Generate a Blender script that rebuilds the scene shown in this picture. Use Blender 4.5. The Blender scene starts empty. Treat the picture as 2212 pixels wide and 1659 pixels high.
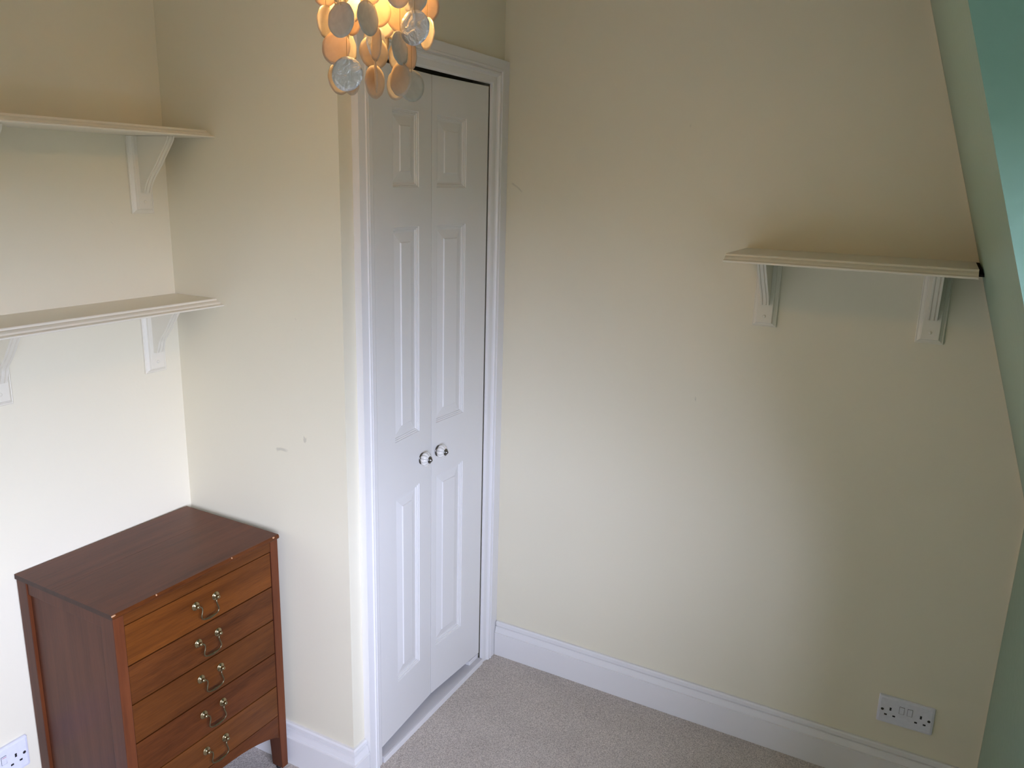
import bpy, bmesh, math, random
from mathutils import Vector, Matrix

# ------------------------------------------------------------------ camera
scene = bpy.context.scene
col = scene.collection
CAM = Vector((-2.3653, -1.2738, 1.7209))
YAW, PITCH, ROLL, FPX = 0.4753, 0.2449, 0.0269, 1738.6
fwd = Vector((math.cos(YAW)*math.cos(PITCH), math.sin(YAW)*math.cos(PITCH), -math.sin(PITCH)))
rgt0 = Vector((math.sin(YAW), -math.cos(YAW), 0))
up0 = rgt0.cross(fwd)
rgt = rgt0*math.cos(ROLL) + up0*math.sin(ROLL)
upv = -rgt0*math.sin(ROLL) + up0*math.cos(ROLL)
cd = bpy.data.cameras.new('camera')
cd.sensor_width = 36.0
cd.lens = FPX*36.0/2212.0
cd.clip_start = 0.02
cam = bpy.data.objects.new('camera', cd)
col.objects.link(cam)
m = Matrix((rgt, upv, -fwd)).transposed().to_4x4()
m.translation = CAM
cam.matrix_world = m
scene.camera = cam

# ------------------------------------------------------------------ view + world
scene.view_settings.view_transform = 'Standard'
scene.view_settings.look = 'None'
scene.view_settings.gamma = 1.0
scene.view_settings.use_curve_mapping = False
scene.view_settings.exposure = 0.0

SKY = 19.0
w = bpy.data.worlds.new('overcast_sky')
scene.world = w
w.use_nodes = True
nt = w.node_tree
bg = nt.nodes['Background']
tc = nt.nodes.new('ShaderNodeTexCoord')
sp = nt.nodes.new('ShaderNodeSeparateXYZ')
rp = nt.nodes.new('ShaderNodeValToRGB')
mr = nt.nodes.new('ShaderNodeMapRange')
mr.inputs['From Min'].default_value = -1.0
mr.inputs['From Max'].default_value = 1.0
nt.links.new(tc.outputs['Generated'], sp.inputs[0])
nt.links.new(sp.outputs['Z'], mr.inputs['Value'])
nt.links.new(mr.outputs[0], rp.inputs[0])
cr = rp.color_ramp
cr.elements[0].position = 0.0
cr.elements[0].color = (0.03, 0.03, 0.028, 1)
cr.elements[1].position = 1.0
cr.elements[1].color = (0.83, 0.90, 1.28, 1)
for pos, c in ((0.48, (0.04, 0.04, 0.038, 1)), (0.505, (0.30, 0.31, 0.34, 1)), (0.53, (0.83, 0.90, 1.28, 1))):
    e = cr.elements.new(pos)
    e.color = c
nt.links.new(rp.outputs[0], bg.inputs['Color'])
# brighter part of the cloud lies towards -x (the low sun side)
az = nt.nodes.new('ShaderNodeMath'); az.operation = 'MULTIPLY_ADD'
az.inputs[1].default_value = -0.95*SKY
az.inputs[2].default_value = SKY
nt.links.new(sp.outputs['X'], az.inputs[0])
nt.links.new(az.outputs[0], bg.inputs['Strength'])

# window opening in the dormer, used by the sky portal and the walls
WX0, WX1, WZ0, WZ1, WY = -3.42, -1.475, 0.80, 1.86, -1.95
pl = bpy.data.lights.new('window_daylight', 'AREA')
pl.shape = 'RECTANGLE'
pl.size = WX1-WX0
pl.size_y = WZ1-WZ0
pl.cycles.is_portal = True
po = bpy.data.objects.new('window_daylight', pl)
col.objects.link(po)
po.location = ((WX0+WX1)/2, WY-0.03, (WZ0+WZ1)/2)
po.rotation_euler = (math.radians(90), 0, 0)   # emits towards +y

FZ = 0.02        # carpet level

# ------------------------------------------------------------------ materials
def newmat(name):
    mt = bpy.data.materials.new(name)
    mt.use_nodes = True
    n = mt.node_tree
    return mt, n, n.nodes['Principled BSDF']

def paint(name, colr, rough=0.5, spec=0.4, bump=0.0, bscale=60.0, mottled=0.03, marks=False):
    mt, n, b = newmat(name)
    b.inputs['Roughness'].default_value = rough
    b.inputs['Specular IOR Level'].default_value = spec
    tcn = n.nodes.new('ShaderNodeTexCoord')
    nz = n.nodes.new('ShaderNodeTexNoise')
    nz.inputs['Scale'].default_value = 2.3
    nz.inputs['Detail'].default_value = 4
    n.links.new(tcn.outputs['Object'], nz.inputs['Vector'])
    mx = n.nodes.new('ShaderNodeMixRGB')
    mx.inputs[1].default_value = (*[c*(1-mottled) for c in colr], 1)
    mx.inputs[2].default_value = (*[min(1, c*(1+mottled)) for c in colr], 1)
    n.links.new(nz.outputs['Fac'], mx.inputs[0])
    last = mx
    if marks:
        n2 = n.nodes.new('ShaderNodeTexNoise')
        n2.inputs['Scale'].default_value = 9.0
        n2.inputs['Detail'].default_value = 8
        n2.inputs['Distortion'].default_value = 1.2
        n.links.new(tcn.outputs['Object'], n2.inputs['Vector'])
        r2 = n.nodes.new('ShaderNodeValToRGB')
        r2.color_ramp.elements[0].position = 0.735
        r2.color_ramp.elements[1].position = 0.76
        n.links.new(n2.outputs['Fac'], r2.inputs[0])
        m2 = n.nodes.new('ShaderNodeMixRGB')
        m2.inputs[2].default_value = (*[c*0.80 for c in colr], 1)
        n.links.new(mx.outputs[0], m2.inputs[1])
        n.links.new(r2.outputs[0], m2.inputs[0])
        last = m2
    n.links.new(last.outputs[0], b.inputs['Base Color'])
    if bump:
        bn = n.nodes.new('ShaderNodeTexNoise')
        bn.inputs['Scale'].default_value = bscale
        bn.inputs['Detail'].default_value = 5
        n.links.new(tcn.outputs['Object'], bn.inputs['Vector'])
        bp = n.nodes.new('ShaderNodeBump')
        bp.inputs['Strength'].default_value = bump
        bp.inputs['Distance'].default_value = 0.002
        n.links.new(bn.outputs['Fac'], bp.inputs['Height'])
        n.links.new(bp.outputs[0], b.inputs['Normal'])
    return mt

def wood(name, c1, c2, axis, rough=0.42, streak=1.0):
    mt, n, b = newmat(name)
    b.inputs['Roughness'].default_value = rough
    b.inputs['Specular IOR Level'].default_value = 0.22
    tcn = n.nodes.new('ShaderNodeTexCoord')
    mp = n.nodes.new('ShaderNodeMapping')
    sc = [38.0, 38.0, 38.0]
    sc[axis] = 2.2
    mp.inputs['Scale'].default_value = sc
    n.links.new(tcn.outputs['Object'], mp.inputs[0])
    nz = n.nodes.new('ShaderNodeTexNoise')
    nz.inputs['Scale'].default_value = 1.0
    nz.inputs['Detail'].default_value = 8
    nz.inputs['Roughness'].default_value = 0.62
    n.links.new(mp.outputs[0], nz.inputs['Vector'])
    mp2 = n.nodes.new('ShaderNodeMapping')
    sc2 = [420.0, 420.0, 420.0]
    sc2[axis] = 26.0
    mp2.inputs['Scale'].default_value = sc2
    n.links.new(tcn.outputs['Object'], mp2.inputs[0])
    n2 = n.nodes.new('ShaderNodeTexNoise')
    n2.inputs['Scale'].default_value = 1.0
    n2.inputs['Detail'].default_value = 3
    n.links.new(mp2.outputs[0], n2.inputs['Vector'])
    n3 = n.nodes.new('ShaderNodeTexNoise')
    n3.inputs['Scale'].default_value = 3.5
    n3.inputs['Detail'].default_value = 2
    n.links.new(tcn.outputs['Object'], n3.inputs['Vector'])
    r = n.nodes.new('ShaderNodeValToRGB')
    r.color_ramp.elements[0].position = 0.30
    r.color_ramp.elements[0].color = (*c1, 1)
    r.color_ramp.elements[1].position = 0.72
    r.color_ramp.elements[1].color = (*c2, 1)
    ad = n.nodes.new('ShaderNodeMath')
    ad.operation = 'MULTIPLY_ADD'
    ad.inputs[1].default_value = 0.35*streak
    n.links.new(n2.outputs['Fac'], ad.inputs[0])
    ms = n.nodes.new('ShaderNodeMath')
    ms.operation = 'MULTIPLY_ADD'
    ms.inputs[1].default_value = 0.65
    n.links.new(nz.outputs['Fac'], ms.inputs[0])
    m3 = n.nodes.new('ShaderNodeMath')
    m3.operation = 'MULTIPLY_ADD'
    m3.inputs[1].default_value = 0.3
    m3.inputs[2].default_value = -0.15
    n.links.new(n3.outputs['Fac'], m3.inputs[0])
    n.links.new(m3.outputs[0], ms.inputs[2])
    n.links.new(ms.outputs[0], ad.inputs[2])
    n.links.new(ad.outputs[0], r.inputs[0])
    n.links.new(r.outputs[0], b.inputs['Base Color'])
    bp = n.nodes.new('ShaderNodeBump')
    bp.inputs['Strength'].default_value = 0.12
    bp.inputs['Distance'].default_value = 0.0006
    n.links.new(n2.outputs['Fac'], bp.inputs['Height'])
    n.links.new(bp.outputs[0], b.inputs['Normal'])
    return mt

def plain(name, colr, rough=0.5, metal=0.0, spec=0.5):
    mt, n, b = newmat(name)
    b.inputs['Roughness'].default_value = rough
    b.inputs['Metallic'].default_value = metal
    b.inputs['Specular IOR Level'].default_value = spec
    tcn = n.nodes.new('ShaderNodeTexCoord')
    nz = n.nodes.new('ShaderNodeTexNoise')
    nz.inputs['Scale'].default_value = 90
    n.links.new(tcn.outputs['Object'], nz.inputs['Vector'])
    mx = n.nodes.new('ShaderNodeMixRGB')
    mx.inputs[1].default_value = (*[c*0.92 for c in colr], 1)
    mx.inputs[2].default_value = (*[min(1, c*1.06) for c in colr], 1)
    n.links.new(nz.outputs['Fac'], mx.inputs[0])
    n.links.new(mx.outputs[0], b.inputs['Base Color'])
    return mt

M = {}
M['cream'] = paint('cream_emulsion', (0.785, 0.735, 0.560), 0.55, 0.35, 0.10, 120, 0.015, True)
M['green'] = paint('mint_emulsion', (0.180, 0.315, 0.230), 0.30, 0.9, 0.5, 45, 0.02)
M['white'] = paint('white_gloss', (0.79, 0.775, 0.735), 0.30, 0.5, 0.05, 40, 0.01)
M['door'] = paint('white_satin_door', (0.755, 0.740, 0.690), 0.34, 0.5, 0.03, 60, 0.008)
M['shelf'] = paint('cream_white_shelf', (0.785, 0.745, 0.610), 0.38, 0.45, 0.05, 60, 0.015)
M['worn'] = paint('scuffed_white_sill', (0.60, 0.58, 0.56), 0.5, 0.3, 0.2, 50, 0.12)
M['ceil'] = paint('ceiling_white', (0.80, 0.79, 0.74), 0.7, 0.2)
M['dark'] = plain('bare_gap_shade', (0.012, 0.010, 0.008), 0.9, 0, 0.1)
M['plastic'] = plain('white_plastic', (0.74, 0.75, 0.80), 0.28)
M['darkscrew'] = plain('dark_screw_head', (0.05, 0.048, 0.045), 0.4, 0.6)
M['slot'] = plain('dark_slot', (0.01, 0.01, 0.01), 0.6)
M['redmark'] = plain('red_mark', (0.45, 0.05, 0.06), 0.5)
M['brass'] = plain('aged_brass', (0.36, 0.29, 0.16), 0.25, 1.0)
M['bronze'] = plain('dark_bronze_bail', (0.20, 0.165, 0.095), 0.34, 1.0)
M['pewter'] = plain('dark_pewter', (0.20, 0.19, 0.17), 0.28, 1.0)
M['ceramic'] = plain('cream_ceramic', (0.80, 0.78, 0.70), 0.12, 0.0, 0.6)
M['flute_shade'] = plain('grey_flute_shade', (0.40, 0.39, 0.35), 0.3)
M['castor'] = plain('black_castor', (0.015, 0.013, 0.012), 0.4)
M['wtop'] = wood('walnut_top', (0.0646, 0.0178, 0.0069), (0.1488, 0.0438, 0.0172), 0, 0.34, 0.8)
M['wedge'] = wood('walnut_edge', (0.0243, 0.0089, 0.0054), (0.0540, 0.0193, 0.0099), 0, 0.4)
M['wside'] = wood('walnut_side', (0.0610, 0.0178, 0.0079), (0.1262, 0.0422, 0.0190), 2, 0.42, 0.6)
M['wpost'] = wood('mahogany_post', (0.0931, 0.0259, 0.0086), (0.1800, 0.0517, 0.0158), 2, 0.38, 0.6)
M['wd1'] = wood('mahogany_drawer_orange', (0.0702, 0.0189, 0.0025), (0.1720, 0.0508, 0.0067), 0, 0.36)
M['wd2'] = wood('mahogany_drawer_dark', (0.0412, 0.0108, 0.0019), (0.1294, 0.0386, 0.0074), 0, 0.36, 1.3)
M['wd3'] = wood('mahogany_drawer_mid', (0.0602, 0.0165, 0.0026), (0.1466, 0.0449, 0.0074), 0, 0.36)
M['wd4'] = wood('mahogany_drawer_red', (0.0380, 0.0092, 0.0015), (0.1207, 0.0337, 0.0065), 0, 0.36, 1.4)
M['wd5'] = wood('mahogany_drawer_light', (0.0697, 0.0206, 0.0034), (0.1639, 0.0527, 0.0104), 0, 0.36)
M['chip'] = plain('bare_wood_chip', (0.55, 0.30, 0.15), 0.7)

# carpet
mt, n, b = newmat('beige_carpet')
tcn = n.nodes.new('ShaderNodeTexCoord')
v1 = n.nodes.new('ShaderNodeTexNoise'); v1.inputs['Scale'].default_value = 330; v1.inputs['Detail'].default_value = 3
v2 = n.nodes.new('ShaderNodeTexNoise'); v2.inputs['Scale'].default_value = 5.0; v2.inputs['Detail'].default_value = 5
n.links.new(tcn.outputs['Object'], v1.inputs['Vector'])
n.links.new(tcn.outputs['Object'], v2.inputs['Vector'])
r = n.nodes.new('ShaderNodeValToRGB')
r.color_ramp.elements[0].position = 0.32; r.color_ramp.elements[0].color = (0.40, 0.350, 0.295, 1)
r.color_ramp.elements[1].position = 0.66; r.color_ramp.elements[1].color = (0.79, 0.71, 0.61, 1)
n.links.new(v1.outputs['Fac'], r.inputs[0])
mx = n.nodes.new('ShaderNodeMixRGB'); mx.blend_type = 'MULTIPLY'; mx.inputs[0].default_value = 1.0
r2 = n.nodes.new('ShaderNodeValToRGB')
r2.color_ramp.elements[0].position = 0.3; r2.color_ramp.elements[0].color = (0.86, 0.86, 0.86, 1)
r2.color_ramp.elements[1].position = 0.7; r2.color_ramp.elements[1].color = (1, 1, 1, 1)
n.links.new(v2.outputs['Fac'], r2.inputs[0])
n.links.new(r.outputs[0], mx.inputs[1]); n.links.new(r2.outputs[0], mx.inputs[2])
n.links.new(mx.outputs[0], b.inputs['Base Color'])
b.inputs['Roughness'].default_value = 0.95
b.inputs['Specular IOR Level'].default_value = 0.1
bp = n.nodes.new('ShaderNodeBump'); bp.inputs['Strength'].default_value = 0.9; bp.inputs['Distance'].default_value = 0.004
n.links.new(v1.outputs['Fac'], bp.inputs['Height']); n.links.new(bp.outputs[0], b.inputs['Normal'])
M['carpet'] = mt

# capiz shell: pale, translucent, pearly
def capiz(name, colr, trans, gloss, bump, dist=0.002, nsc=42):
    mt = bpy.data.materials.new(name); mt.use_nodes = True
    n = mt.node_tree
    for x in list(n.nodes): n.nodes.remove(x)
    out = n.nodes.new('ShaderNodeOutputMaterial')
    df = n.nodes.new('ShaderNodeBsdfDiffuse'); tr = n.nodes.new('ShaderNodeBsdfTranslucent')
    gl = n.nodes.new('ShaderNodeBsdfGlossy'); gl.inputs['Roughness'].default_value = 0.28
    gl.inputs['Color'].default_value = (0.9, 0.9, 0.92, 1)
    tcn = n.nodes.new('ShaderNodeTexCoord')
    nz = n.nodes.new('ShaderNodeTexNoise'); nz.inputs['Scale'].default_value = nsc; nz.inputs['Detail'].default_value = 5
    nz.inputs['Distortion'].default_value = 1.5
    n.links.new(tcn.outputs['Object'], nz.inputs['Vector'])
    r = n.nodes.new('ShaderNodeValToRGB')
    r.color_ramp.elements[0].position = 0.3; r.color_ramp.elements[0].color = (*[c*0.78 for c in colr], 1)
    r.color_ramp.elements[1].position = 0.65; r.color_ramp.elements[1].color = (*colr, 1)
    n.links.new(nz.outputs['Fac'], r.inputs[0])
    n.links.new(r.outputs[0], df.inputs['Color'])
    tr.inputs['Color'].default_value = (0.98, 0.76, 0.52, 1)
    m1 = n.nodes.new('ShaderNodeMixShader'); m1.inputs[0].default_value = trans
    m2 = n.nodes.new('ShaderNodeMixShader'); m2.inputs[0].default_value = gloss
    n.links.new(df.outputs[0], m1.inputs[1]); n.links.new(tr.outputs[0], m1.inputs[2])
    n.links.new(m1.outputs[0], m2.inputs[1]); n.links.new(gl.outputs[0], m2.inputs[2])
    bp = n.nodes.new('ShaderNodeBump'); bp.inputs['Strength'].default_value = bump; bp.inputs['Distance'].default_value = dist
    n.links.new(nz.outputs['Fac'], bp.inputs['Height'])
    n.links.new(bp.outputs[0], gl.inputs['Normal'])
    n.links.new(m2.outputs[0], out.inputs[0])
    return mt
M['capiz'] = capiz('capiz_shell', (0.50, 0.49, 0.42), 0.46, 0.05, 0.3)
M['capiz_grey'] = capiz('capiz_shell_grey', (0.56, 0.54, 0.46), 0.16, 0.07, 0.3)
M['pearl'] = capiz('capiz_shell_pearly', (0.55, 0.55, 0.54), 0.12, 0.60, 1.0, 0.006, 48)

def emis(name, colr, s):
    mt = bpy.data.materials.new(name); mt.use_nodes = True
    n = mt.node_tree
    b = n.nodes['Principled BSDF']
    b.inputs['Emission Color'].default_value = (*colr, 1)
    b.inputs['Emission Strength'].default_value = s
    b.inputs['Base Color'].default_value = (0.9, 0.85, 0.7, 1)
    return mt
BULB = 135.0
M['bulb'] = emis('lit_bulb', (1.0, 0.60, 0.25), BULB)

# thin window glass: clear with a faint reflection
mt = bpy.data.materials.new('window_glass'); mt.use_nodes = True
n = mt.node_tree
for x in list(n.nodes): n.nodes.remove(x)
out = n.nodes.new('ShaderNodeOutputMaterial'); t = n.nodes.new('ShaderNodeBsdfTransparent')
g = n.nodes.new('ShaderNodeBsdfGlossy'); g.inputs['Roughness'].default_value = 0.02
mm = n.nodes.new('ShaderNodeMixShader'); mm.inputs[0].default_value = 0.06
n.links.new(t.outputs[0], mm.inputs[1]); n.links.new(g.outputs[0], mm.inputs[2]); n.links.new(mm.outputs[0], out.inputs[0])
M['glass'] = mt

# ------------------------------------------------------------------ mesh helpers
def link(name, bm, mat, parent=None, smooth=False, mats=None, bevel=0, autosmooth=None):
    me = bpy.data.meshes.new(name)
    bmesh.ops.recalc_face_normals(bm, faces=bm.faces)
    bm.to_mesh(me)
    bm.free()
    o = bpy.data.objects.new(name, me)
    col.objects.link(o)
    for k in (mats or [mat]):
        me.materials.append(M[k])
    if smooth:
        for p in me.polygons:
            p.use_smooth = True
    if bevel:
        bv = o.modifiers.new('bevel', 'BEVEL')
        bv.width = bevel
        bv.segments = 2
        bv.limit_method = 'ANGLE'
        bv.angle_limit = math.radians(40)
    if parent is not None:
        o.parent = parent
    return o

def box(bm, x0, x1, y0, y1, z0, z1, mi=0):
    vs = [bm.verts.new((x, y, z)) for z in (z0, z1) for x, y in ((x0, y0), (x1, y0), (x1, y1), (x0, y1))]
    fs = [(0, 3, 2, 1), (4, 5, 6, 7), (0, 1, 5, 4), (1, 2, 6, 5), (2, 3, 7, 6), (3, 0, 4, 7)]
    for f in fs:
        fc = bm.faces.new([vs[i] for i in f])
        fc.material_index = mi

def prism(bm, plan, z0, z1):
    n_ = len(plan)
    a = [bm.verts.new((x, y, z0)) for x, y in plan]
    b_ = [bm.verts.new((x, y, z1)) for x, y in plan]
    bm.faces.new(a); bm.faces.new(b_)
    for i in range(n_):
        j = (i+1) % n_
        bm.faces.new((a[i], a[j], b_[j], b_[i]))

def sweep(bm, prof, pts, cap=True):
    """prof: closed loop of 2D points; pts: list of frames (origin, axis_u, axis_v)"""
    rings = []
    for o_, u_, v_ in pts:
        rings.append([bm.verts.new(o_ + u_*p[0] + v_*p[1]) for p in prof])
    k = len(prof)
    for i in range(len(rings)-1):
        for j in range(k):
            bm.faces.new((rings[i][j], rings[i][(j+1) % k], rings[i+1][(j+1) % k], rings[i+1][j]))
    if cap:
        bm.faces.new(rings[0]); bm.faces.new(rings[-1])

def lathe(bm, prof, mat4=None, seg=24, flute=0, amp=0.0):
    """prof (r,h) about local Z"""
    rings = []
    for r_, h_ in prof:
        ring = []
        for i in range(seg):
            a = 2*math.pi*i/seg
            rr = r_
            if flute:
                rr = r_*(1 - amp*(1-abs(math.cos(a*flute/2)))**1.6)
            p = Vector((rr*math.cos(a), rr*math.sin(a), h_))
            if mat4: p = mat4 @ p
            ring.append(bm.verts.new(p))
        rings.append(ring)
    for i in range(len(rings)-1):
        for j in range(seg):
            bm.faces.new((rings[i][j], rings[i][(j+1) % seg], rings[i+1][(j+1) % seg], rings[i+1][j]))
    bm.faces.new(rings[0]); bm.faces.new(rings[-1])

def tube(bm, pts, rad, seg=8):
    pts = [Vector(p) for p in pts]
    if not isinstance(rad, (list, tuple)): rad = [rad]*len(pts)
    t0 = (pts[1]-pts[0]).normalized()
    ref = Vector((0, 0, 1)) if abs(t0.z) < 0.9 else Vector((1, 0, 0))
    nrm = t0.cross(ref).normalized()
    rings = []
    for i, p in enumerate(pts):
        t = (pts[min(i+1, len(pts)-1)] - pts[max(i-1, 0)]).normalized()
        nrm = (nrm - t*nrm.dot(t)).normalized()
        bi = t.cross(nrm)
        rings.append([bm.verts.new(p + (nrm*math.cos(2*math.pi*k/seg) + bi*math.sin(2*math.pi*k/seg))*rad[i]) for k in range(seg)])
    for i in range(len(rings)-1):
        for j in range(seg):
            bm.faces.new((rings[i][j], rings[i][(j+1) % seg], rings[i+1][(j+1) % seg], rings[i+1][j]))
    bm.faces.new(rings[0]); bm.faces.new(rings[-1])

def smoothpath(P, n_=6):
    P = [Vector(p) for p in P]
    out = []
    for i in range(len(P)-1):
        p0 = P[max(i-1, 0)]; p1 = P[i]; p2 = P[i+1]; p3 = P[min(i+2, len(P)-1)]
        for k in range(n_):
            t = k/n_
            out.append(0.5*((2*p1)+(p2-p0)*t+(2*p0-5*p1+4*p2-p3)*t*t+(3*p1-p0-3*p2+p3)*t**3))
    out.append(P[-1])
    return out

def empty(name, loc=(0, 0, 0), rz=0.0, label=None, cat=None, group=None, kind=None):
    o = bpy.data.objects.new(name, None)
    o.empty_display_size = 0.05
    col.objects.link(o)
    o.location = loc
    o.rotation_euler = (0, 0, rz)
    if label: o['label'] = label
    if cat: o['category'] = cat
    if group: o['group'] = group
    if kind: o['kind'] = kind
    return o

def struct(o, label=None):
    o['kind'] = 'structure'
    if label: o['label'] = label
    return o

def copy_tree(o, parent=None):
    c = o.copy()
    col.objects.link(c)
    c.parent = parent
    for ch in list(o.children):
        copy_tree(ch, c)
    return c

# ------------------------------------------------------------------ room shell
K4, K1, K2 = 0.0256, -0.0092, 0.0129
A, B = 0.8118, 0.5998
ZC = 2.46
XL = -3.75
def w1y(x): return B + K1*(x+A)
def w4x(y): return K4*y
def sly(z): return -1.5712 + (z-0.9353)*0.3668/1.1647     # slope surface
ZB = -0.06
KY = -1.5712

bm = bmesh.new(); box(bm, XL-0.1, 0.15, -2.2, 0.75, ZB, FZ)
struct(link('floor', bm, 'carpet'), 'beige twist pile carpet')
bm = bmesh.new(); box(bm, XL-0.1, 0.15, -2.2, 0.75, ZC, ZC+0.1)
struct(link('ceiling', bm, 'ceil'))
bm = bmesh.new(); prism(bm, [(XL-0.1, w1y(XL)), (0.12, w1y(0.12)), (0.12, 0.72), (XL-0.1, 0.72)], ZB, ZC)
struct(link('wall_back', bm, 'cream'), 'cream alcove wall behind the chest of drawers')
cx = -A + K2*B
bm = bmesh.new(); prism(bm, [(-A, 0), (cx, w1y(cx)), (-0.735, w1y(-0.735)), (-0.735, 0.08)], ZB, ZC)
struct(link('wall_side', bm, 'cream'), 'cream side of the boxed-out cupboard')
bm = bmesh.new()
prism(bm, [(-A, 0), (-0.735, 0.08), (-0.700, 0.08), (-0.700, 0)], ZB, 2.030)
prism(bm, [(-0.072, 0), (-0.060, 0.08), (0.0, 0.08), (0.0, 0)], ZB, 2.030)
prism(bm, [(-A, 0), (-0.800, 0.012), (0.0, 0.012), (0.0, 0)], 2.030, 2.14)
prism(bm, [(-A, 0), (-0.735, 0.08), (0.0, 0.08), (0.0, 0)], 2.14, ZC)
struct(link('wall_door', bm, 'cream'), 'cream wall around the folding door')
bm = bmesh.new(); prism(bm, [(w4x(-2.2), -2.2), (w4x(0), 0), (0.0, 0.65), (0.14, 0.65), (0.14, -2.2)], ZB, ZC)
struct(link('wall_right', bm, 'cream'), 'wide cream wall carrying the single shelf')
bm = bmesh.new(); box(bm, XL-0.1, XL, -2.2, 0.72, ZB, ZC)
struct(link('wall_left', bm, 'cream'))
# knee wall, sloping ceiling, dormer
DX0, DX1, DZ, DS = -3.50, -1.460, 2.25, 0.74
bm = bmesh.new(); box(bm, DX1, 0.05, KY-0.1, KY, ZB, 0.9353); box(bm, XL, DX0, KY-0.1, KY, ZB, 0.9353); box(bm, DX0, DX1, KY-0.1, KY, ZB, DS)
struct(link('wall_knee', bm, 'green'), 'low mint green wall under the slope')
def slope_piece(bm, x0, x1, z0, z1, th=0.09):
    vs = []
    for x in (x0, x1):
        vs.append([bm.verts.new((x, sly(z0), z0)), bm.verts.new((x, sly(z1), z1)),
                   bm.verts.new((x, sly(z1)-th, z1)), bm.verts.new((x, sly(z0)-th, z0))])
    a, b_ = vs
    bm.faces.new(a); bm.faces.new(b_)
    for i in range(4):
        j = (i+1) % 4
        bm.faces.new((a[i], a[j], b_[j], b_[i]))
bm = bmesh.new()
slope_piece(bm, DX1, 0.05, 0.9353, ZC)
slope_piece(bm, XL, DX0, 0.9353, ZC)
slope_piece(bm, DX0, DX1, DZ, ZC)
struct(link('ceiling_slope', bm, 'green'), 'mint green sloping ceiling')
bm = bmesh.new()
for x0, x1 in ((DX1+0.0005, DX1+0.06), (DX0-0.06, DX0-0.0005)):   # dormer cheeks
    vs = [[bm.verts.new((x, KY-0.01, DS)), bm.verts.new((x, sly(0.9353)-0.01, 0.9353)), bm.verts.new((x, sly(DZ)-0.01, DZ)), bm.verts.new((x, WY, DZ)), bm.verts.new((x, WY, DS))] for x in (x0, x1)]
    a, b_ = vs
    bm.faces.new(a); bm.faces.new(b_)
    for i in range(5):
        j = (i+1) % 5
        bm.faces.new((a[i], a[j], b_[j], b_[i]))
struct(link('wall_dormer', bm, 'green'), 'mint green dormer cheek beside the window')
bm = bmesh.new(); box(bm, DX0-0.06, DX1+0.06, WY-0.1, -1.2, DZ, DZ+0.06)
struct(link('ceiling_dormer', bm, 'green'))
bm = bmesh.new()
box(bm, DX0-0.06, WX0, WY-0.08, WY, DS-0.05, DZ); box(bm, WX1, DX1+0.06, WY-0.08, WY, DS-0.05, DZ)
box(bm, WX0, WX1, WY-0.08, WY, DS-0.05, WZ0); box(bm, WX0, WX1, WY-0.08, WY, WZ1, DZ)
struct(link('wall_window', bm, 'green'))
bm = bmesh.new(); box(bm, DX0, DX1, WY, KY-0.1, DS-0.04, DS)
struct(link('trim_1', bm, 'white'), 'white window sill')
# window with frame and pane (behind the camera)
wr = empty('window_1', ((WX0+WX1)/2, WY-0.05, WZ0), kind='structure')
hw = (WX1-WX0)/2 - 0.002; hh = WZ1-WZ0
bm = bmesh.new()
for x0, x1 in ((-hw, -hw+0.04), (hw-0.04, hw), (-0.02, 0.02)):
    box(bm, x0, x1, -0.02, 0.02, 0.04, hh-0.04)
box(bm, -hw, hw, -0.02, 0.02, 0.002, 0.04); box(bm, -hw, hw, -0.02, 0.02, hh-0.04, hh-0.002)
link('window_frame', bm, 'white', wr)
bm = bmesh.new(); box(bm, -hw+0.04, hw-0.04, -0.002, 0.002, 0.04, hh-0.04)
link('window_pane', bm, 'glass', wr)

# ------------------------------------------------------------------ baseboards
BT = 0.152
bprof = [(0, FZ-0.01), (0.0185, FZ-0.01), (0.0185, 0.1045), (0.0215, 0.1065), (0.0215, 0.1110), (0.0160, 0.1120), (0.0160, 0.1160),
         (0.0125, 0.1290), (0.0120, 0.1330), (0.0072, 0.1345), (0.0072, 0.1370), (0.0110, 0.1385), (0.0105, 0.1475), (0.0070, BT), (0, BT)]
Z = Vector((0, 0, 1))
def baseboard(name, path, normals, label=None):
    bm = bmesh.new()
    fr = [(Vector((x, y, 0)), Vector((nx, ny, 0)), Z) for (x, y), (nx, ny) in zip(path, normals)]
    sweep(bm, bprof, fr)
    return struct(link(name, bm, 'white'), label)
e = 0.0003
baseboard('baseboard_right', [(w4x(-0.0225)-e, -0.0225), (w4x(KY+0.002)-e, KY+0.002)], [(-1, 0), (-1, 0)], 'white moulded skirting on the wide cream wall')
# return wall board mitres round the outer corner onto the door wall
baseboard('baseboard_side', [(cx-e, w1y(cx)-0.026), (-A-e, -e), (-0.7645, -e)], [(-1, 0), (-1, -1), (0, -1)], 'white moulded skirting wrapping the cupboard corner')
baseboard('baseboard_back', [(cx-0.0225, w1y(cx)-e), (XL+0.002, w1y(XL)-e)], [(0, -1), (0, -1)])
baseboard('baseboard_knee', [(w4x(KY)-0.024, KY+e), (XL+0.002, KY+e)], [(0, 1), (0, 1)])

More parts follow.
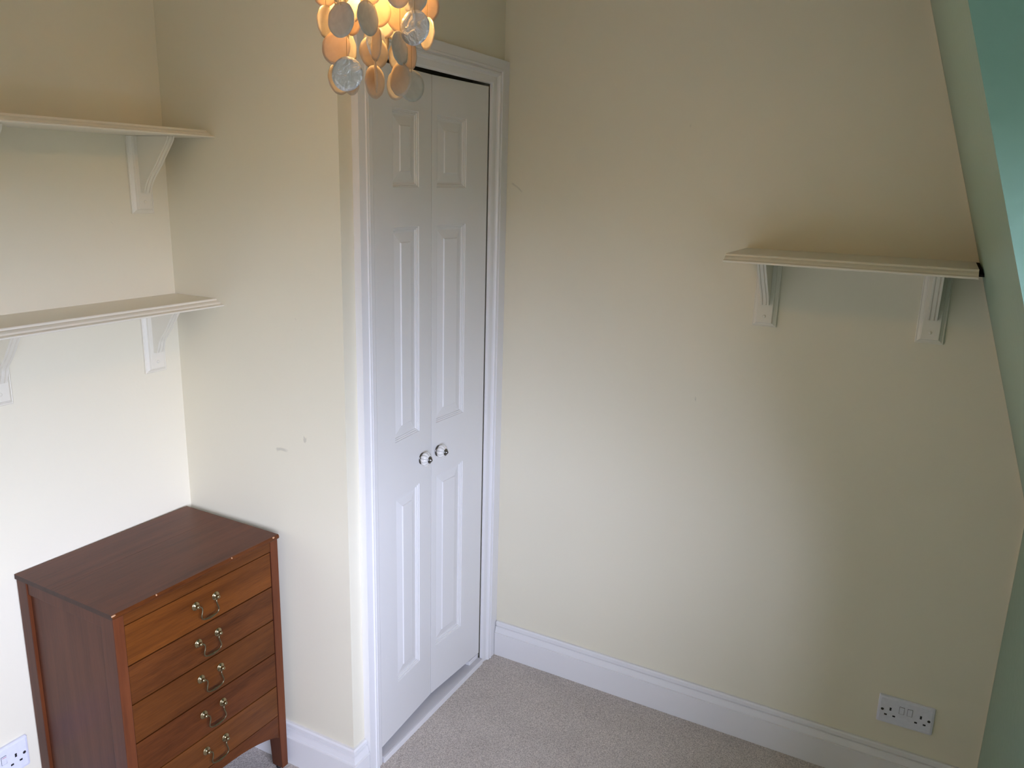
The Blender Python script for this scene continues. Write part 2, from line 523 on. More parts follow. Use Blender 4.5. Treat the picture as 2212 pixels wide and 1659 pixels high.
# ------------------------------------------------------------------ door architrave
aprof = [(0, 0), (0, 0.0205), (0.026, 0.0205), (0.0275, 0.0235), (0.0335, 0.0235), (0.0350, 0.0190), (0.0375, 0.0190), (0.0390, 0.0215),
         (0.0450, 0.0205), (0.0480, 0.0150), (0.0520, 0.0120), (0.0680, 0.0100), (0.0720, 0.0080), (0.0740, 0.0)]
bm = bmesh.new()
xo0, xo1, zt = -0.7625, -0.0165, 2.0850
ny = Vector((0, -1, 0))
y0 = -0.0003
sweep(bm, aprof, [(Vector((xo0, y0, FZ-0.005)), Vector((1, 0, 0)), ny), (Vector((xo0, y0, zt)), Vector((1, 0, -1)), ny),
                  (Vector((xo1, y0, zt)), Vector((-1, 0, -1)), ny), (Vector((xo1, y0, FZ-0.005)), Vector((-1, 0, 0)), ny)])
struct(link('trim_2', bm, 'white'), 'white moulded architrave framing the folding door')
# filler strip between architrave and right wall
bm = bmesh.new(); box(bm, -0.0162, -0.0008, -0.019, -0.0003, FZ, 2.0848)
struct(link('trim_3', bm, 'white'), 'narrow white filler strip in the corner')
# threshold
bm = bmesh.new()
box(bm, -0.6885, -0.0925, -0.0125, 0.075, FZ-0.005, 0.0395)
tb = link('trim_4', bm, 'worn', bevel=0.0025)
struct(tb, 'scuffed white threshold under the folding door')
bm = bmesh.new()
box(bm, -0.6885, -0.0925, -0.0150, -0.0128, FZ-0.005, 0.0385)
struct(link('trim_5', bm, 'white', bevel=0.0008), 'white painted front edge of the threshold')
# wedge under right leaf
bm = bmesh.new(); box(bm, -0.155, -0.094, 0.004, 0.030, 0.0396, 0.056)
struct(link('trim_6', bm, 'white', bevel=0.002), 'small white block under the right door leaf')

# ------------------------------------------------------------------ folding door
pprof = [(0, 0), (0.0015, -0.0028), (0.0048, -0.0030), (0.0060, -0.0056), (0.0092, -0.0058), (0.0106, -0.0088), (0.0145, -0.0095),
         (0.0165, -0.0095), (0.0400, -0.0048), (0.0425, -0.0018)]
def door_leaf(wid, h0, h1, panels, px0, px1):
    """front face on local y=0 facing -y, hinge side x=0; returns bmesh"""
    bm = bmesh.new()
    zs = [h0]
    for a, b_ in panels: zs += [a, b_]
    zs.append(h1)
    xs = [0, px0, px1, wid]
    V = {}
    def v(x, y, z):
        k = (round(x, 5), round(y, 5), round(z, 5))
        if k not in V: V[k] = bm.verts.new((x, y, z))
        return V[k]
    for i in range(3):
        for j in range(len(zs)-1):
            if i == 1 and j % 2 == 1:
                xa, xb, za, zb = xs[1], xs[2], zs[j], zs[j+1]
                prev = None
                for ins, d in pprof:
                    ring = [v(xa+ins, -d, za+ins), v(xb-ins, -d, za+ins), v(xb-ins, -d, zb-ins), v(xa+ins, -d, zb-ins)]
                    if prev:
                        for k in range(4):
                            bm.faces.new((prev[k], prev[(k+1) % 4], ring[(k+1) % 4], ring[k]))
                    prev = ring
                bm.faces.new(prev)
            else:
                bm.faces.new((v(xs[i], 0, zs[j]), v(xs[i+1], 0, zs[j]), v(xs[i+1], 0, zs[j+1]), v(xs[i], 0, zs[j+1])))
    T = 0.030
    # sides + back
    lo = [v(x, 0, h0) for x in xs]; hi = [v(x, 0, h1) for x in xs]
    lf = [v(0, 0, z) for z in zs]; rt = [v(wid, 0, z) for z in zs]
    b00, b10, b11, b01 = v(0, T, h0), v(wid, T, h0), v(wid, T, h1), v(0, T, h1)
    bm.faces.new(lo + [b10, b00]); bm.faces.new(hi + [b11, b01])
    bm.faces.new(lf + [b01, b00]); bm.faces.new(rt + [b11, b10])
    bm.faces.new((b00, b10, b11, b01))
    return bm

JY = 0.0180
DZ0, DZ1 = 0.0630, 2.0035
PAN = [(0.228, 0.833), (0.998, 1.597), (1.702, 1.901)]
droot = empty('door_1', (-0.39, 0.0, DZ0), kind='structure')
droot['label'] = 'white folding cupboard door of two panelled leaves'
xl0, xj, xr1 = -0.6855, -0.3866, -0.0985
def knob(parent, x, z, y):
    rot = Matrix.Translation((x, y, z)) @ Matrix.Rotation(math.radians(90), 4, 'X')
    bm = bmesh.new()
    prof = [(0.0140, 0.003)] + [(0.0138+0.0082*math.sin(t*math.pi/10)**0.8, 0.004 + 0.0240*t/10) for t in range(0, 9)] + [(0.0105, 0.0290)]
    lathe(bm, prof, rot, 90, 10, 0.13)
    bm.faces.ensure_lookup_table()
    for i, f_ in enumerate(bm.faces):
        if i < 90*(len(prof)-1) and i % 9 == 4: f_.material_index = 1      # groove shade painted in grey so the flutes show
    k = link('door_knob', bm, 'ceramic', parent, smooth=True, mats=['ceramic', 'flute_shade'])
    k['label'] = 'fluted cream ceramic knob'
    bm = bmesh.new()
    lathe(bm, [(0.0165, 0.0), (0.0178, 0.001), (0.0168, 0.003), (0.013, 0.0035)], rot, 32)
    link('knob_backplate', bm, 'pewter', k, smooth=True)
    bm = bmesh.new()
    lathe(bm, [(0.0108, 0.0280), (0.0112, 0.0300), (0.0085, 0.0322), (0.0066, 0.0316), (0.0062, 0.0336), (0.0044, 0.0346), (0.0036, 0.0368), (0.0008, 0.0380)], rot, 28)
    link('knob_rosette', bm, 'pewter', k, smooth=True)
for side in (0, 1):
    if side == 0:
        x0, y_0, x1, y_1 = xl0, 0.0, xj-0.0013, JY
        p0, p1 = -0.5895-xl0, -0.4560-xl0
    else:
        x0, y_0, x1, y_1 = xj+0.0013, JY, xr1, 0.0
        p0, p1 = -0.3635-xj, -0.2150-xj
    wid = math.hypot(x1-x0, y_1-y_0)
    bm = door_leaf(wid, DZ0, DZ1, PAN, p0, p1)
    ang = math.atan2(y_1-y_0, x1-x0)
    bmesh.ops.transform(bm, matrix=Matrix.Translation((x0+0.39, y_0, -DZ0)) @ Matrix.Rotation(ang, 4, 'Z'), verts=bm.verts)
    leaf = link('door_leaf', bm, 'door', droot)
    leaf['label'] = 'left leaf of the folding door' if side == 0 else 'right leaf of the folding door'
    kx = -0.4430 if side == 0 else -0.3520
    fy = (JY*(kx-xl0)/(xj-xl0)) if side == 0 else (JY*(xr1-kx)/(xr1-xj))
    knob(leaf, kx+0.39, 0.908-DZ0 if side == 0 else 0.906-DZ0, fy)

# ------------------------------------------------------------------ shelves
def ogee(depth, t):
    """shelf section: (distance from wall, height below top)"""
    d = depth
    return [(0, 0), (d-0.0290, 0), (d-0.0270, -0.0020), (d-0.0262, -0.0050), (d-0.0200, -0.0062), (d-0.0140, -0.0092), (d-0.0110, -0.0128),
            (d-0.0090, -0.0136), (d-0.0030, -0.0138), (d, -0.0155), (d, -t+0.001), (d-0.001, -t), (0, -t)]
def shelf(name, frame0, frame1, out, ztop, depth, t, label, brackets, group=None, zb=0.19, sink=0.012):
    """frame0/frame1: xy of the wall line ends; out: unit xy normal"""
    o0 = Vector((*frame0, 0)); o1 = Vector((*frame1, 0)); nv = Vector((*out, 0))
    along = (o1-o0).normalized()
    root = empty(name, ((o0.x+o1.x)/2, (o0.y+o1.y)/2, ztop-t), label=label, cat='shelf', group=group)
    off = -root.location
    bm = bmesh.new()
    sweep(bm, ogee(depth, t), [(o0 + Z*ztop + nv*0.0004 + off, nv, Z), (o1 + Z*ztop + nv*0.0004 + off, nv, Z)])
    link('shelf_board', bm, 'shelf', root)
    for s, bd, tip in brackets:           # distance along the wall line, blade depth, blade drop
        c = o0 + along*s + off
        zt_ = ztop - t
        br = bpy.data.objects.new('shelf_bracket', None)
        # wall plate with moulded long edges
        bm = bmesh.new()
        W2 = 0.0335
        rings = []
        def lvl(ins, d):
            return [(-W2+ins, zt_-zb+ins, d), (W2-ins, zt_-zb+ins, d), (W2-ins, zt_-0.0005, d), (-W2+ins, zt_-0.0005, d)]
        prev = None
        for ins, d in ((0, 0.0004), (0, 0.006), (0.0022, 0.0075), (0.0035, 0.0068), (0.0100, 0.0115), (0.0118, 0.0160), (0.0130, 0.0165)):
            ring = [bm.verts.new(c + along*a + Z*z + nv*d) for a, z, d in lvl(ins, d)]
            if prev:
                for k in range(4):
                    bm.faces.new((prev[k], prev[(k+1) % 4], ring[(k+1) % 4], ring[k]))
            else:
                bm.faces.new(ring)
            prev = ring
        bm.faces.new(prev)
        plate = link('bracket_plate', bm, 'shelf', root)
        # curved blade with two flutes down its front edge
        P = smoothpath([(bd, 0, 0), (bd-0.004, 0, -0.010), (bd-0.016, 0, -0.026), (bd*0.72, 0, -tip*0.36), (bd*0.60, 0, -tip*0.50), (bd*0.38, 0, -tip*0.72), (0.036, 0, -tip*0.86), (0.0275, 0, -tip)], 4)
        bw = 0.0115
        sec = [(-bw, 0), (-bw+0.0015, 0.0), (-bw+0.0045, 0.0), (-bw+0.0055, -0.0035), (-bw+0.0070, -0.0035), (-bw+0.0080, 0), (0, 0.0),
               (bw-0.0080, 0), (bw-0.0070, -0.0035), (bw-0.0055, -0.0035), (bw-0.0045, 0.0), (bw-0.0015, 0.0), (bw, 0)]
        bm = bmesh.new()
        rows = []
        for p in P:
            row = [bm.verts.new(c + along*a + nv*(p.x+dd) + Z*(zt_-0.0006+p.z)) for a, dd in sec]
            l = bm.verts.new(c + along*(-bw) + nv*0.0150 + Z*(zt_-0.0006+p.z))
            r_ = bm.verts.new(c + along*bw + nv*0.0150 + Z*(zt_-0.0006+p.z))
            rows.append([l]+row+[r_])
        for i in range(len(rows)-1):
            for j in range(len(rows[i])-1):
                bm.faces.new((rows[i][j], rows[i][j+1], rows[i+1][j+1], rows[i+1][j]))
            bm.faces.new((rows[i][-1], rows[i][0], rows[i+1][0], rows[i+1][-1]))
        bm.faces.new(rows[0]); bm.faces.new(rows[-1])
        link('bracket_arm', bm, 'shelf', root)
        bm = bmesh.new()
        q = c + Z*(zt_-zb+0.030) + nv*0.0163
        mrot = Matrix.Translation(q) @ nv.to_track_quat('Z', 'Y').to_matrix().to_4x4()
        lathe(bm, [(0.0045, 0), (0.0042, 0.0012), (0.003, 0.0018), (0.0005, 0.0020)], mrot, 16)
        link('screw_cap', bm, 'shelf', plate, smooth=True)
        bpy.data.objects.remove(br)
    return root

n1 = (0, -1)
# lower alcove shelf
sx0 = cx - 0.0025; sx1 = -1.4035
shelf('wall_shelf', (sx0, w1y(sx0)), (sx1, w1y(sx1)), n1, 1.3960, 0.1905, 0.0190,
      'lower alcove shelf with visible top, above the chest of drawers', [(abs(sx0+0.890), 0.112, 0.132), (abs(sx0+1.318), 0.112, 0.132)], 'alcove shelves')
shelf('wall_shelf', (sx0, w1y(sx0)), (-1.4300, w1y(-1.43)), n1, 1.8320, 0.1925, 0.0190,
      'upper alcove shelf, highest on the left, seen from its underside', [(abs(sx0+0.889), 0.130, 0.142), (abs(sx0+1.318), 0.130, 0.142)], 'alcove shelves', zb=0.196)
# shelf on the right wall
ya, yb = -0.7995, -1.3660
rs = shelf('wall_shelf', (w4x(ya), ya), (w4x(yb), yb), (-1, 0), 1.5600, 0.2725, 0.0200,
      'single shelf on the wide right-hand wall, ending at the slope', [(0.0705, 0.135, 0.132), (0.4905, 0.135, 0.132)], zb=0.196)
# dark filler block stands in for shade in the bare gap at the slope
bm = bmesh.new()
g0 = rs.location
pts = [(-0.040, 1.5585), (-0.245, 1.5575), (-0.268, 1.548), (-0.250, 1.5415), (-0.040, 1.5415)]
ra = [bm.verts.new(Vector((x, yb-0.0004, z)) - g0) for x, z in pts]
rb = [bm.verts.new(Vector((x, min(yb-0.0008, sly(z)+0.0006), z)) - g0) for x, z in pts]
bm.faces.new(ra); bm.faces.new(rb)
for i in range(5):
    j = (i+1) % 5
    bm.faces.new((ra[i], ra[j], rb[j], rb[i]))
o = link('gap_filler', bm, 'dark', rs)
o['label'] = 'dark filler block for the shaded unpainted gap at the shelf end'

# ------------------------------------------------------------------ double sockets
def socket(name, origin, u, nv, label, red=False):
    """origin: top-left corner seen from the room, u: direction to the right"""
    root = empty(name, origin, label=label, cat='socket', group='double wall sockets')
    u = Vector((*u, 0)); nv = Vector((*nv, 0))
    Wd, Hd = 0.146, 0.086
    def P(a, b_, d): return u*a - Z*b_ + nv*d
    bm = bmesh.new()
    def rr(ins, d, r_=0.004):
        pts = []
        for cx_, cz_, a0 in ((ins+r_, ins+r_, 180), (Wd-ins-r_, ins+r_, 270), (Wd-ins-r_, Hd-ins-r_, 0), (ins+r_, Hd-ins-r_, 90)):
            for k in range(4):
                a = math.radians(a0 + k*30)
                pts.append(bm.verts.new(P(cx_ + r_*math.cos(a), cz_ + r_*math.sin(a), d)))
        return pts
    prev = None
    for ins, d in ((0, 0.0004), (0, 0.006), (0.0015, 0.0085), (0.0065, 0.0098)):
        ring = rr(ins, d)
        if prev:
            for k in range(16): bm.faces.new((prev[k], prev[(k+1) % 16], ring[(k+1) % 16], ring[k]))
        else: bm.faces.new(ring)
        prev = ring
    bm.faces.new(prev)
    plate = link('face_plate', bm, 'plastic', root)
    def bx(a0, a1, b0, b1, d0, d1, nm, mat, par, bev=0, tilt=0):
        bm = bmesh.new()
        q = [P(a0, b0, d1+tilt), P(a1, b0, d1+tilt), P(a1, b1, d1), P(a0, b1, d1), P(a0, b0, d0), P(a1, b0, d0), P(a1, b1, d0), P(a0, b1, d0)]
        vs = [bm.verts.new(p) for p in q]
        for f in ((0, 1, 2, 3), (4, 7, 6, 5), (0, 4, 5, 1), (1, 5, 6, 2), (2, 6, 7, 3), (3, 7, 4, 0)):
            bm.faces.new([vs[i] for i in f])
        return link(nm, bm, mat, par, bevel=bev)
    f = 0.0098
    for a in (0.0625, 0.0835):
        bx(a-0.0067, a+0.0067, 0.0215, 0.0445, f-0.001, f+0.0003, 'switch_gap', 'slot', plate)
        s = bx(a-0.0060, a+0.0060, 0.0222, 0.0438, f, f+0.0010, 'switch', 'plastic', root, 0.0004, 0.0022)
        if red: bx(a-0.0050, a+0.0050, 0.0236, 0.0246, f+0.001, f+0.0034, 'switch_mark', 'redmark', s)
    for cxx in (0.0335, 0.1125):
        bx(cxx-0.0025, cxx+0.0025, 0.0325, 0.0425, f-0.001, f+0.0003, 'earth_hole', 'slot', root)
        for dx in (-0.0110, 0.0110):
            bx(cxx+dx-0.0036, cxx+dx+0.0036, 0.0552, 0.0600, f-0.001, f+0.0003, 'pin_hole', 'slot', root)
    for a in (0.0125, 0.1335):
        bm = bmesh.new()
        mrot = Matrix.Translation(P(a, 0.043, f-0.0005)) @ nv.to_track_quat('Z', 'Y').to_matrix().to_4x4()
        lathe(bm, [(0.0040, 0), (0.0040, 0.0008), (0.0030, 0.0012), (0.0006, 0.0012)], mrot, 14)
        link('screw', bm, 'darkscrew', root, smooth=True)
    return root
sy = -1.3034
socket('double_socket', (w4x(sy)-0.0003, sy, 0.312), (0, -1), (-1, 0), 'white double wall socket low on the wide right-hand wall')
sx = -1.358-0.146
socket('double_socket', (sx, w1y(sx)-0.0009, 0.3365), (1, 0), (0, -1), 'white double wall socket beside the chest of drawers, red switch marks', True)

# ------------------------------------------------------------------ chest of drawers
ch = empty('chest_of_drawers', (-1.0862, 0.4105, FZ), math.radians(-1.5),
           'brown wooden chest of five drawers with brass swan-neck handles', 'chest of drawers')
HW, HD = 0.2525, 0.185
TZ = 0.7675-FZ          # top height above carpet
def L(z): return z-FZ
PW, PD = 0.0265, 0.046
def cb(name, x0, x1, y0, y1, z0, z1, mat, par=ch, bev=0.0012, mats=None):
    bm = bmesh.new(); box(bm, x0, x1, y0, y1, z0, z1)
    return link(name, bm, mat, par, bevel=bev, mats=mats)
# top board: thin, small bevelled edge; front edge of a redder wood
bm = bmesh.new()
t0 = L(0.7555)
sweep(bm, [(HD-0.0005, t0), (-HD+0.002, t0), (-HD, t0+0.003), (-HD, TZ-0.004), (-HD+0.003, TZ), (HD-0.0005, TZ)],
      [(Vector((-HW, 0, 0)), Vector((0, 1, 0)), Z), (Vector((HW, 0, 0)), Vector((0, 1, 0)), Z)])
top = link('top_board', bm, 'wtop', ch, mats=['wtop', 'wd4', 'wedge'])
for p in top.data.polygons:
    if p.normal.y < -0.3: p.material_index = 1
    if abs(p.normal.x) > 0.9: p.material_index = 2
# glue line of the two boards and a few bare chips along the front edge
bm = bmesh.new(); box(bm, -HW+0.001, HW-0.001, 0.0395, 0.0400, TZ-0.001, TZ+0.00012)
link('board_joint', bm, 'wedge', top)
random.seed(4)
def chip(x, s, corner=False):
    bm = bmesh.new()
    bmesh.ops.create_icosphere(bm, subdivisions=2, radius=1.0)
    for v_ in bm.verts:
        v_.co *= random.uniform(0.75, 1.1)
    bmesh.ops.transform(bm, matrix=Matrix.Translation((x, -HD+0.0012, TZ-0.0024)) @ Matrix.Diagonal((s, 0.0022, 0.0026, 1)), verts=bm.verts)
    link('edge_chip', bm, 'chip', top)
chip(-HW+0.004, 0.006); chip(-HW+0.115, 0.0022); chip(HW-0.165, 0.0018); chip(HW-0.020, 0.004)
xi0, xi1 = -HW+0.0030+PW, HW-0.0030-PW
yf = -HD+0.004
zl0 = L(0.031)
for sx_ in (-1, 1):
    for sy_ in (-1, 1):
        xo = sx_*(HW-0.0030)
        xa, xb = sorted((xo, xo - sx_*PW))
        if sy_ < 0: ya_, yb_ = yf, yf+PD
        else: ya_, yb_ = HD-0.001-0.038, HD-0.001
        bm = bmesh.new()
        box(bm, xa, xb, ya_, yb_, L(0.16), t0-0.0002)
        # tapering foot
        vs0 = [(xa, ya_), (xb, ya_), (xb, yb_), (xa, yb_)]
        inn = [(xa+(0.004 if sx_ > 0 else 0), ya_+(0 if sy_ < 0 else 0.006)), (xb-(0.004 if sx_ < 0 else 0), ya_+(0 if sy_ < 0 else 0.006)),
               (xb-(0.004 if sx_ < 0 else 0), yb_-(0.006 if sy_ < 0 else 0)), (xa+(0.004 if sx_ > 0 else 0), yb_-(0.006 if sy_ < 0 else 0))]
        a = [bm.verts.new((x, y, L(0.16))) for x, y in vs0]
        b_ = [bm.verts.new((x, y, zl0)) for x, y in inn]
        bm.faces.new(a); bm.faces.new(b_)
        for i in range(4):
            j = (i+1) % 4
            bm.faces.new((a[i], a[j], b_[j], b_[i]))
        bmesh.ops.remove_doubles(bm, verts=bm.verts, dist=1e-6)
        lg = link('leg', bm, 'wpost' if sy_ < 0 else 'wside', ch, bevel=0.0016, mats=['wpost', 'wside'])
        for p in lg.data.polygons:
            if abs(p.normal.x) > 0.8 and not (sx_ < 0 and p.normal.x > 0): p.material_index = 1
        bm = bmesh.new()
        mx_ = (xa+xb)/2; my_ = (ya_+yb_)/2
        lathe(bm, [(0.006, 0.0002), (0.0085, 0.002), (0.0085, 0.007), (0.004, zl0-0.0002)], Matrix.Translation((mx_, my_, 0)), 16)
        link('castor', bm, 'castor', lg, smooth=True)
# sides
for sx_ in (-1, 1):
    xo = sx_*(HW-0.0030)
    def xr(a, b_): return sorted((xo - sx_*a, xo - sx_*b_))
    y_a, y_b = yf+PD+0.0002, HD-0.001-0.038-0.0002
    xa, xb = xr(0.003, 0.020)
    cb('side_rail', xa, xb, y_a, y_b, L(0.7215), t0-0.0002, 'wside', bev=0.0006)
    cb('side_rail', xa, xb, y_a, y_b, L(0.135), L(0.175), 'wside', bev=0.0006)
    xa, xb = xr(0.0085, 0.016)
    bm = bmesh.new()
    box(bm, xa, xb, y_a, y_b, L(0.1752), L(0.7213))
    link('side_panel', bm, 'wside', ch)
cb('back_panel', xi0, xi1, HD-0.012, HD-0.004, L(0.16), t0-0.0002, 'wside', bev=0)
# front: rail, drawers, apron
cb('front_rail', xi0+0.0003, xi1-0.0003, yf+0.0015, yf+0.020, L(0.7265), t0-0.0002, 'wd3', bev=0.0006)
bm = bmesh.new()
za, zb_ = L(0.2105), L(0.135)
outl = [(xi0+0.0003, za), (xi0+0.0003, zb_+0.0)]
arc = []
hwid = (xi1-xi0)/2 - 0.0003
for k in range(0, 31):
    x = -1 + 2*k/30
    ax = abs(x)
    if ax > 0.945: h = -0.006 if ax < 0.98 else -0.004
    else: h = 0.004 + 0.034*(1-(ax/0.945)**2.6)
    arc.append((x*hwid, L(0.1420)+h))
prof2 = [(-hwid, za)] + arc + [(hwid, za)]
fa = [bm.verts.new((x, yf+0.003, z)) for x, z in prof2]
fb = [bm.verts.new((x, yf+0.018, z)) for x, z in prof2]
bm.faces.new(fa); bm.faces.new(fb)
for i in range(len(fa)):
    j = (i+1) % len(fa)
    bm.faces.new((fa[i], fa[j], fb[j], fb[i]))
link('apron', bm, 'wd4', ch)
# swan-neck handle, built once
def rosette_mesh():
    bmA = bmesh.new()
    rot = Matrix.Rotation(math.radians(90), 4, 'X')
    lathe(bmA, [(0.0112, 0.0002), (0.0114, 0.0012), (0.0100, 0.0022), (0.0086, 0.0020), (0.0078, 0.0030), (0.0055, 0.0036), (0.0036, 0.0050), (0.0034, 0.0070),
                (0.0046, 0.0085), (0.0052, 0.0108), (0.0046, 0.0130), (0.0026, 0.0144), (0.0005, 0.0148)], rot, 28)
    return bmA
def bail_mesh():
    bmB = bmesh.new()
    half = [(0.0310, -0.0105, -0.0020), (0.0258, -0.0115, -0.0022), (0.0222, -0.0135, -0.0060), (0.0228, -0.0145, -0.0140), (0.0256, -0.0150, -0.0225),
            (0.0266, -0.0150, -0.0290), (0.0238, -0.0150, -0.0350), (0.0170, -0.0150, -0.0380), (0.0080, -0.0150, -0.0394)]
    full = [(-x, y, z) for x, y, z in half] + [(0, -0.0150, -0.0398)] + list(reversed(half))
    P = smoothpath(full, 5)
    rad = [0.0019 + 0.0017*max(0, 1-(abs(p.x)/0.017))**0.8*(1 if p.z < -0.034 else 0) for p in P]
    tube(bmB, P, rad, 10)
    return bmB
zz = [(0.7240, 0.6228), (0.6196, 0.5208), (0.5176, 0.4168), (0.4136, 0.3108), (0.3076, 0.2130)]
hz = [0.6830, 0.5800, 0.4780, 0.3740, 0.2660]
mk = ['wd1', 'wd2', 'wd3', 'wd4', 'wd5']
desc = ['top drawer, more orange than the others', 'second drawer from the top, darker', 'middle drawer', 'fourth drawer from the top, dark red-brown', 'bottom drawer, lighter brown']
ros = link('handle_rosette', rosette_mesh(), 'brass', ch, smooth=True)
bail = link('bail_handle', bail_mesh(), 'bronze', ch, smooth=True)
for k, (a, b_) in enumerate(zz):
    dr = cb('drawer', xi0+0.0015, xi1-0.0015, yf+0.0020, yf+0.30, L(b_), L(a), mk[k], bev=0.0009)
    dr['label'] = desc[k]
    for src, dx in ((ros, -0.0310), (ros, 0.0310), (bail, 0.0)):
        o = src.copy()
        col.objects.link(o)
        o.parent = dr
        o.location = (0.0015+dx, yf+0.0018, L(hz[k]))
bpy.data.objects.remove(ros); bpy.data.objects.remove(bail)
# small stop strips between drawers (dark line under each drawer)
# ------------------------------------------------------------------ capiz pendant
# hanging positions of the discs about the lamp's axis: x, y, z, facing angle, kind
DISCS = [(-0.0984,-0.0104,0.0147,-0.051,3), (-0.0787,-0.045,0.0185,1.588,3), (-0.0207,-0.0891,0.0121,0.128,1), (-0.046,0.0616,0.0254,1.689,0),
         (-0.0608,0.0313,-0.0171,0.128,0), (-0.002,0.0527,-0.0075,1.727,0), (-0.0668,0.0058,-0.0568,0.325,1), (-0.0198,0.0598,-0.0564,1.498,0),
         (0.0153,0.0631,-0.0536,-0.326,0), (-0.0019,0.0026,-0.0168,1.093,0), (-0.0477,-0.0364,-0.0131,-0.621,0), (0.0527,0.0297,0.0153,1.605,0),
         (0.0431,0.0426,0.013,-0.405,0), (-0.0174,-0.0101,-0.0632,1.543,0), (-0.0405,-0.0293,-0.0582,-0.845,0), (-0.0262,-0.0652,-0.0166,1.698,3),
         (0.0378,-0.0172,-0.017,-0.285,0), (0.0606,-0.0225,-0.0112,1.653,0), (-0.0178,-0.0597,-0.0613,-0.285,0), (0.0256,-0.0509,-0.0652,1.238,3),
         (0.0444,-0.0093,-0.0605,-0.214,0), (-0.024,-0.0179,0.0411,0.901,0), (0.0287,0.0117,0.0331,0.262,0), (0.024,-0.0321,0.0386,1.086,0),
         (0.0584,0.0053,0.0364,-0.199,0), (-0.0364,-0.0682,0.0633,1.365,3), (-0.0161,-0.087,0.0569,-0.119,3), (0.065,-0.0535,0.0612,1.183,0),
         (0.0492,-0.0658,0.016,-0.536,0), (-0.0255,0.0341,0.051,1.218,0), (-0.0048,0.0399,0.0346,-0.366,0), (-0.079,0.0055,0.066,1.538,3),
         (-0.0384,0.068,0.0738,0.101,0), (-0.0034,0.0797,0.0652,1.286,0), (-0.0523,-0.0302,0.0661,-0.14,0), (0.0604,0.0194,0.0731,1.483,0),
         (0.0443,0.0577,0.0685,-0.106,0), (0.0818,-0.0092,0.0667,1.39,0)]
PX, PY, PZ = -1.2411, -0.4331, 1.9348
lamp = empty('pendant_lamp', (PX, PY, PZ), label='lit pendant lamp of hanging capiz shell discs', cat='pendant lamp')
random.seed(5)
for r_, h in ((0.105, 0.24), (0.06, 0.24)):
    bm = bmesh.new()
    sec = [(math.cos(k*math.pi/4)*0.0022, math.sin(k*math.pi/4)*0.0022) for k in range(8)]
    fr = [(Vector((r_*math.cos(a), r_*math.sin(a), h)), Vector((math.cos(a), math.sin(a), 0)), Z) for a in [2*math.pi*i/40 for i in range(41)]]
    sweep(bm, sec, fr)
    bmesh.ops.remove_doubles(bm, verts=bm.verts, dist=1e-5)
    link('hoop', bm, 'brass', lamp, smooth=True)
bm = bmesh.new()
for a in range(4):
    an = a*math.pi/2 + 0.3
    tube(bm, [(0, 0, 0.243), (0.105*math.cos(an), 0.105*math.sin(an), 0.24)], 0.0016, 6)
link('spoke_frame', bm, 'brass', lamp)
bm = bmesh.new(); tube(bm, [(0, 0, 0.245), (0, 0, ZC-PZ-0.02)], 0.003, 8)
link('cord', bm, 'plastic', lamp)
bm = bmesh.new(); lathe(bm, [(0.045, ZC-PZ-0.0005), (0.044, ZC-PZ-0.008), (0.02, ZC-PZ-0.022), (0.004, ZC-PZ-0.028)], None, 28)
link('ceiling_rose', bm, 'plastic', lamp, smooth=True)
bm = bmesh.new(); lathe(bm, [(0.010, 0.245), (0.017, 0.235), (0.017, 0.167), (0.014, 0.162)], None, 20)
link('bulb_holder', bm, 'plastic', lamp, smooth=True)
bm = bmesh.new(); lathe(bm, [(0.011, 0.1620), (0.013, 0.1550), (0.020, 0.1420), (0.027, 0.1290), (0.030, 0.1150), (0.027, 0.1010), (0.018, 0.0900), (0.006, 0.0855)], None, 24)
link('bulb', bm, 'bulb', lamp, smooth=True)

def disc_mesh(seed, mat):
    rnd = random.Random(seed)
    bm = bmesh.new()
    n_ = 44
    ph = [rnd.uniform(0, 6.28) for _ in range(4)]
    R = 0.0253
    def rad(a):
        return R*(1 + 0.018*math.sin(2*a+ph[0]) + 0.012*math.sin(3*a+ph[1]) + 0.006*math.sin(7*a+ph[2]) + 0.004*math.sin(11*a+ph[3]))
    cup = rnd.uniform(-0.0016, 0.0016)
    tp = 0.0004
    F, Bk = [], []
    for f in (0.45, 0.8, 1.0):
        F.append([bm.verts.new((rad(2*math.pi*i/n_)*f*math.cos(2*math.pi*i/n_), tp+cup*(1-f*f)+0.0003*math.sin(5*i*f), rad(2*math.pi*i/n_)*f*math.sin(2*math.pi*i/n_))) for i in range(n_)])
        Bk.append([bm.verts.new((v_.co.x, v_.co.y-2*tp, v_.co.z)) for v_ in F[-1]])
    cf = bm.verts.new((0, tp+cup, 0)); cbk = bm.verts.new((0, -tp+cup, 0))
    for S, c in ((F, cf), (Bk, cbk)):
        for i in range(n_):
            j = (i+1) % n_
            bm.faces.new((c, S[0][i], S[0][j]))
            for q in range(2):
                bm.faces.new((S[q][i], S[q][j], S[q+1][j], S[q+1][i]))
    for i in range(n_):
        j = (i+1) % n_
        bm.faces.new((F[2][i], F[2][j], Bk[2][j], Bk[2][i]))
    me_o = link('capiz_disc', bm, mat, lamp, smooth=True)
    return me_o
proto = {0: [disc_mesh(s, 'capiz') for s in (1, 2, 3, 4)], 1: [disc_mesh(s, 'pearl') for s in (5, 6)],
         3: [disc_mesh(s, 'capiz_grey') for s in (7, 8, 9)]}
used = set()
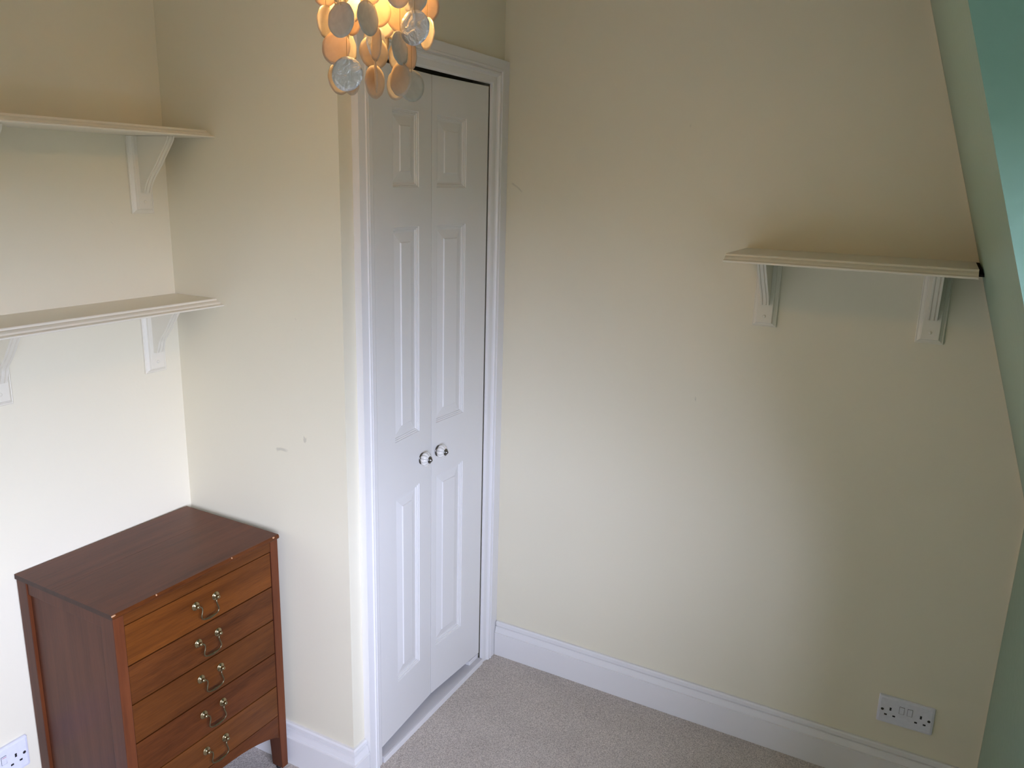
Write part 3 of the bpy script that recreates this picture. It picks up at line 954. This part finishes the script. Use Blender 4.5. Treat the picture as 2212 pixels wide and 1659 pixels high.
def put(x, y, z, az, kind, i):
    ps = proto[kind]
    p = ps[i % len(ps)]
    if p.name in used:
        p = p.copy()
        col.objects.link(p)
        p.parent = lamp
    else:
        used.add(p.name)
    p.location = (x, y, z)
    p.rotation_euler = (random.uniform(-0.07, 0.07), random.uniform(-0.25, 0.25), az + math.pi/2)
    return p
for i, (x, y, z, az, kd) in enumerate(DISCS):
    o = put(x, y, z, az, kd, i)
    if kd == 1: o['label'] = 'silvery pearly disc'
    if kd == 3: o['label'] = 'greyer, more opaque disc'
# upper rows above the picture's top edge
for rowi, h in enumerate((0.118, 0.170, 0.222)):
    for k in range(13):
        a = 2*math.pi*(k+0.5*rowi)/13
        rr_ = 0.100
        put(rr_*math.cos(a), rr_*math.sin(a), h, a + random.uniform(-0.5, 0.5), 0, k+rowi)
# hanging threads down to the lowest disc of each strand
for (x, y, z) in [(d[0], d[1], d[2]) for d in DISCS]:
    low = [d for d in DISCS if math.hypot(d[0]-x, d[1]-y) < 0.02 and d[2] < z-0.01]
    if low: continue
    rr_ = math.hypot(x, y)
    bm = bmesh.new()
    tube(bm, [(x, y, z+0.020), (x, y, z+0.06), (x*1.0, y*1.0, 0.2385)], 0.00035, 5)
    link('thread', bm, 'brass', lamp)

# ------------------------------------------------------------------ paint line: wavy cream overlap on the slope
random.seed(11)
bm = bmesh.new()
rows = []
for k in range(121):
    z = 0.15 + k*(2.40-0.15)/120
    y = (sly(z) if z > 0.9353 else KY) + 0.0007
    wv = 0.0045 + 0.0025*math.sin(z*9.1) + random.uniform(-0.0016, 0.0020)
    x = w4x(y)
    rows.append([bm.verts.new((x-0.0002, y, z)), bm.verts.new((x-wv, y, z)), bm.verts.new((x-wv, y-0.0004, z)), bm.verts.new((x-0.0002, y-0.0004, z))])
for i in range(120):
    for j in range(4):
        bm.faces.new((rows[i][j], rows[i][(j+1) % 4], rows[i+1][(j+1) % 4], rows[i+1][j]))
bm.faces.new(rows[0]); bm.faces.new(rows[-1])
struct(link('trim_7', bm, 'cream'), 'uneven cream paint edge along the slope')
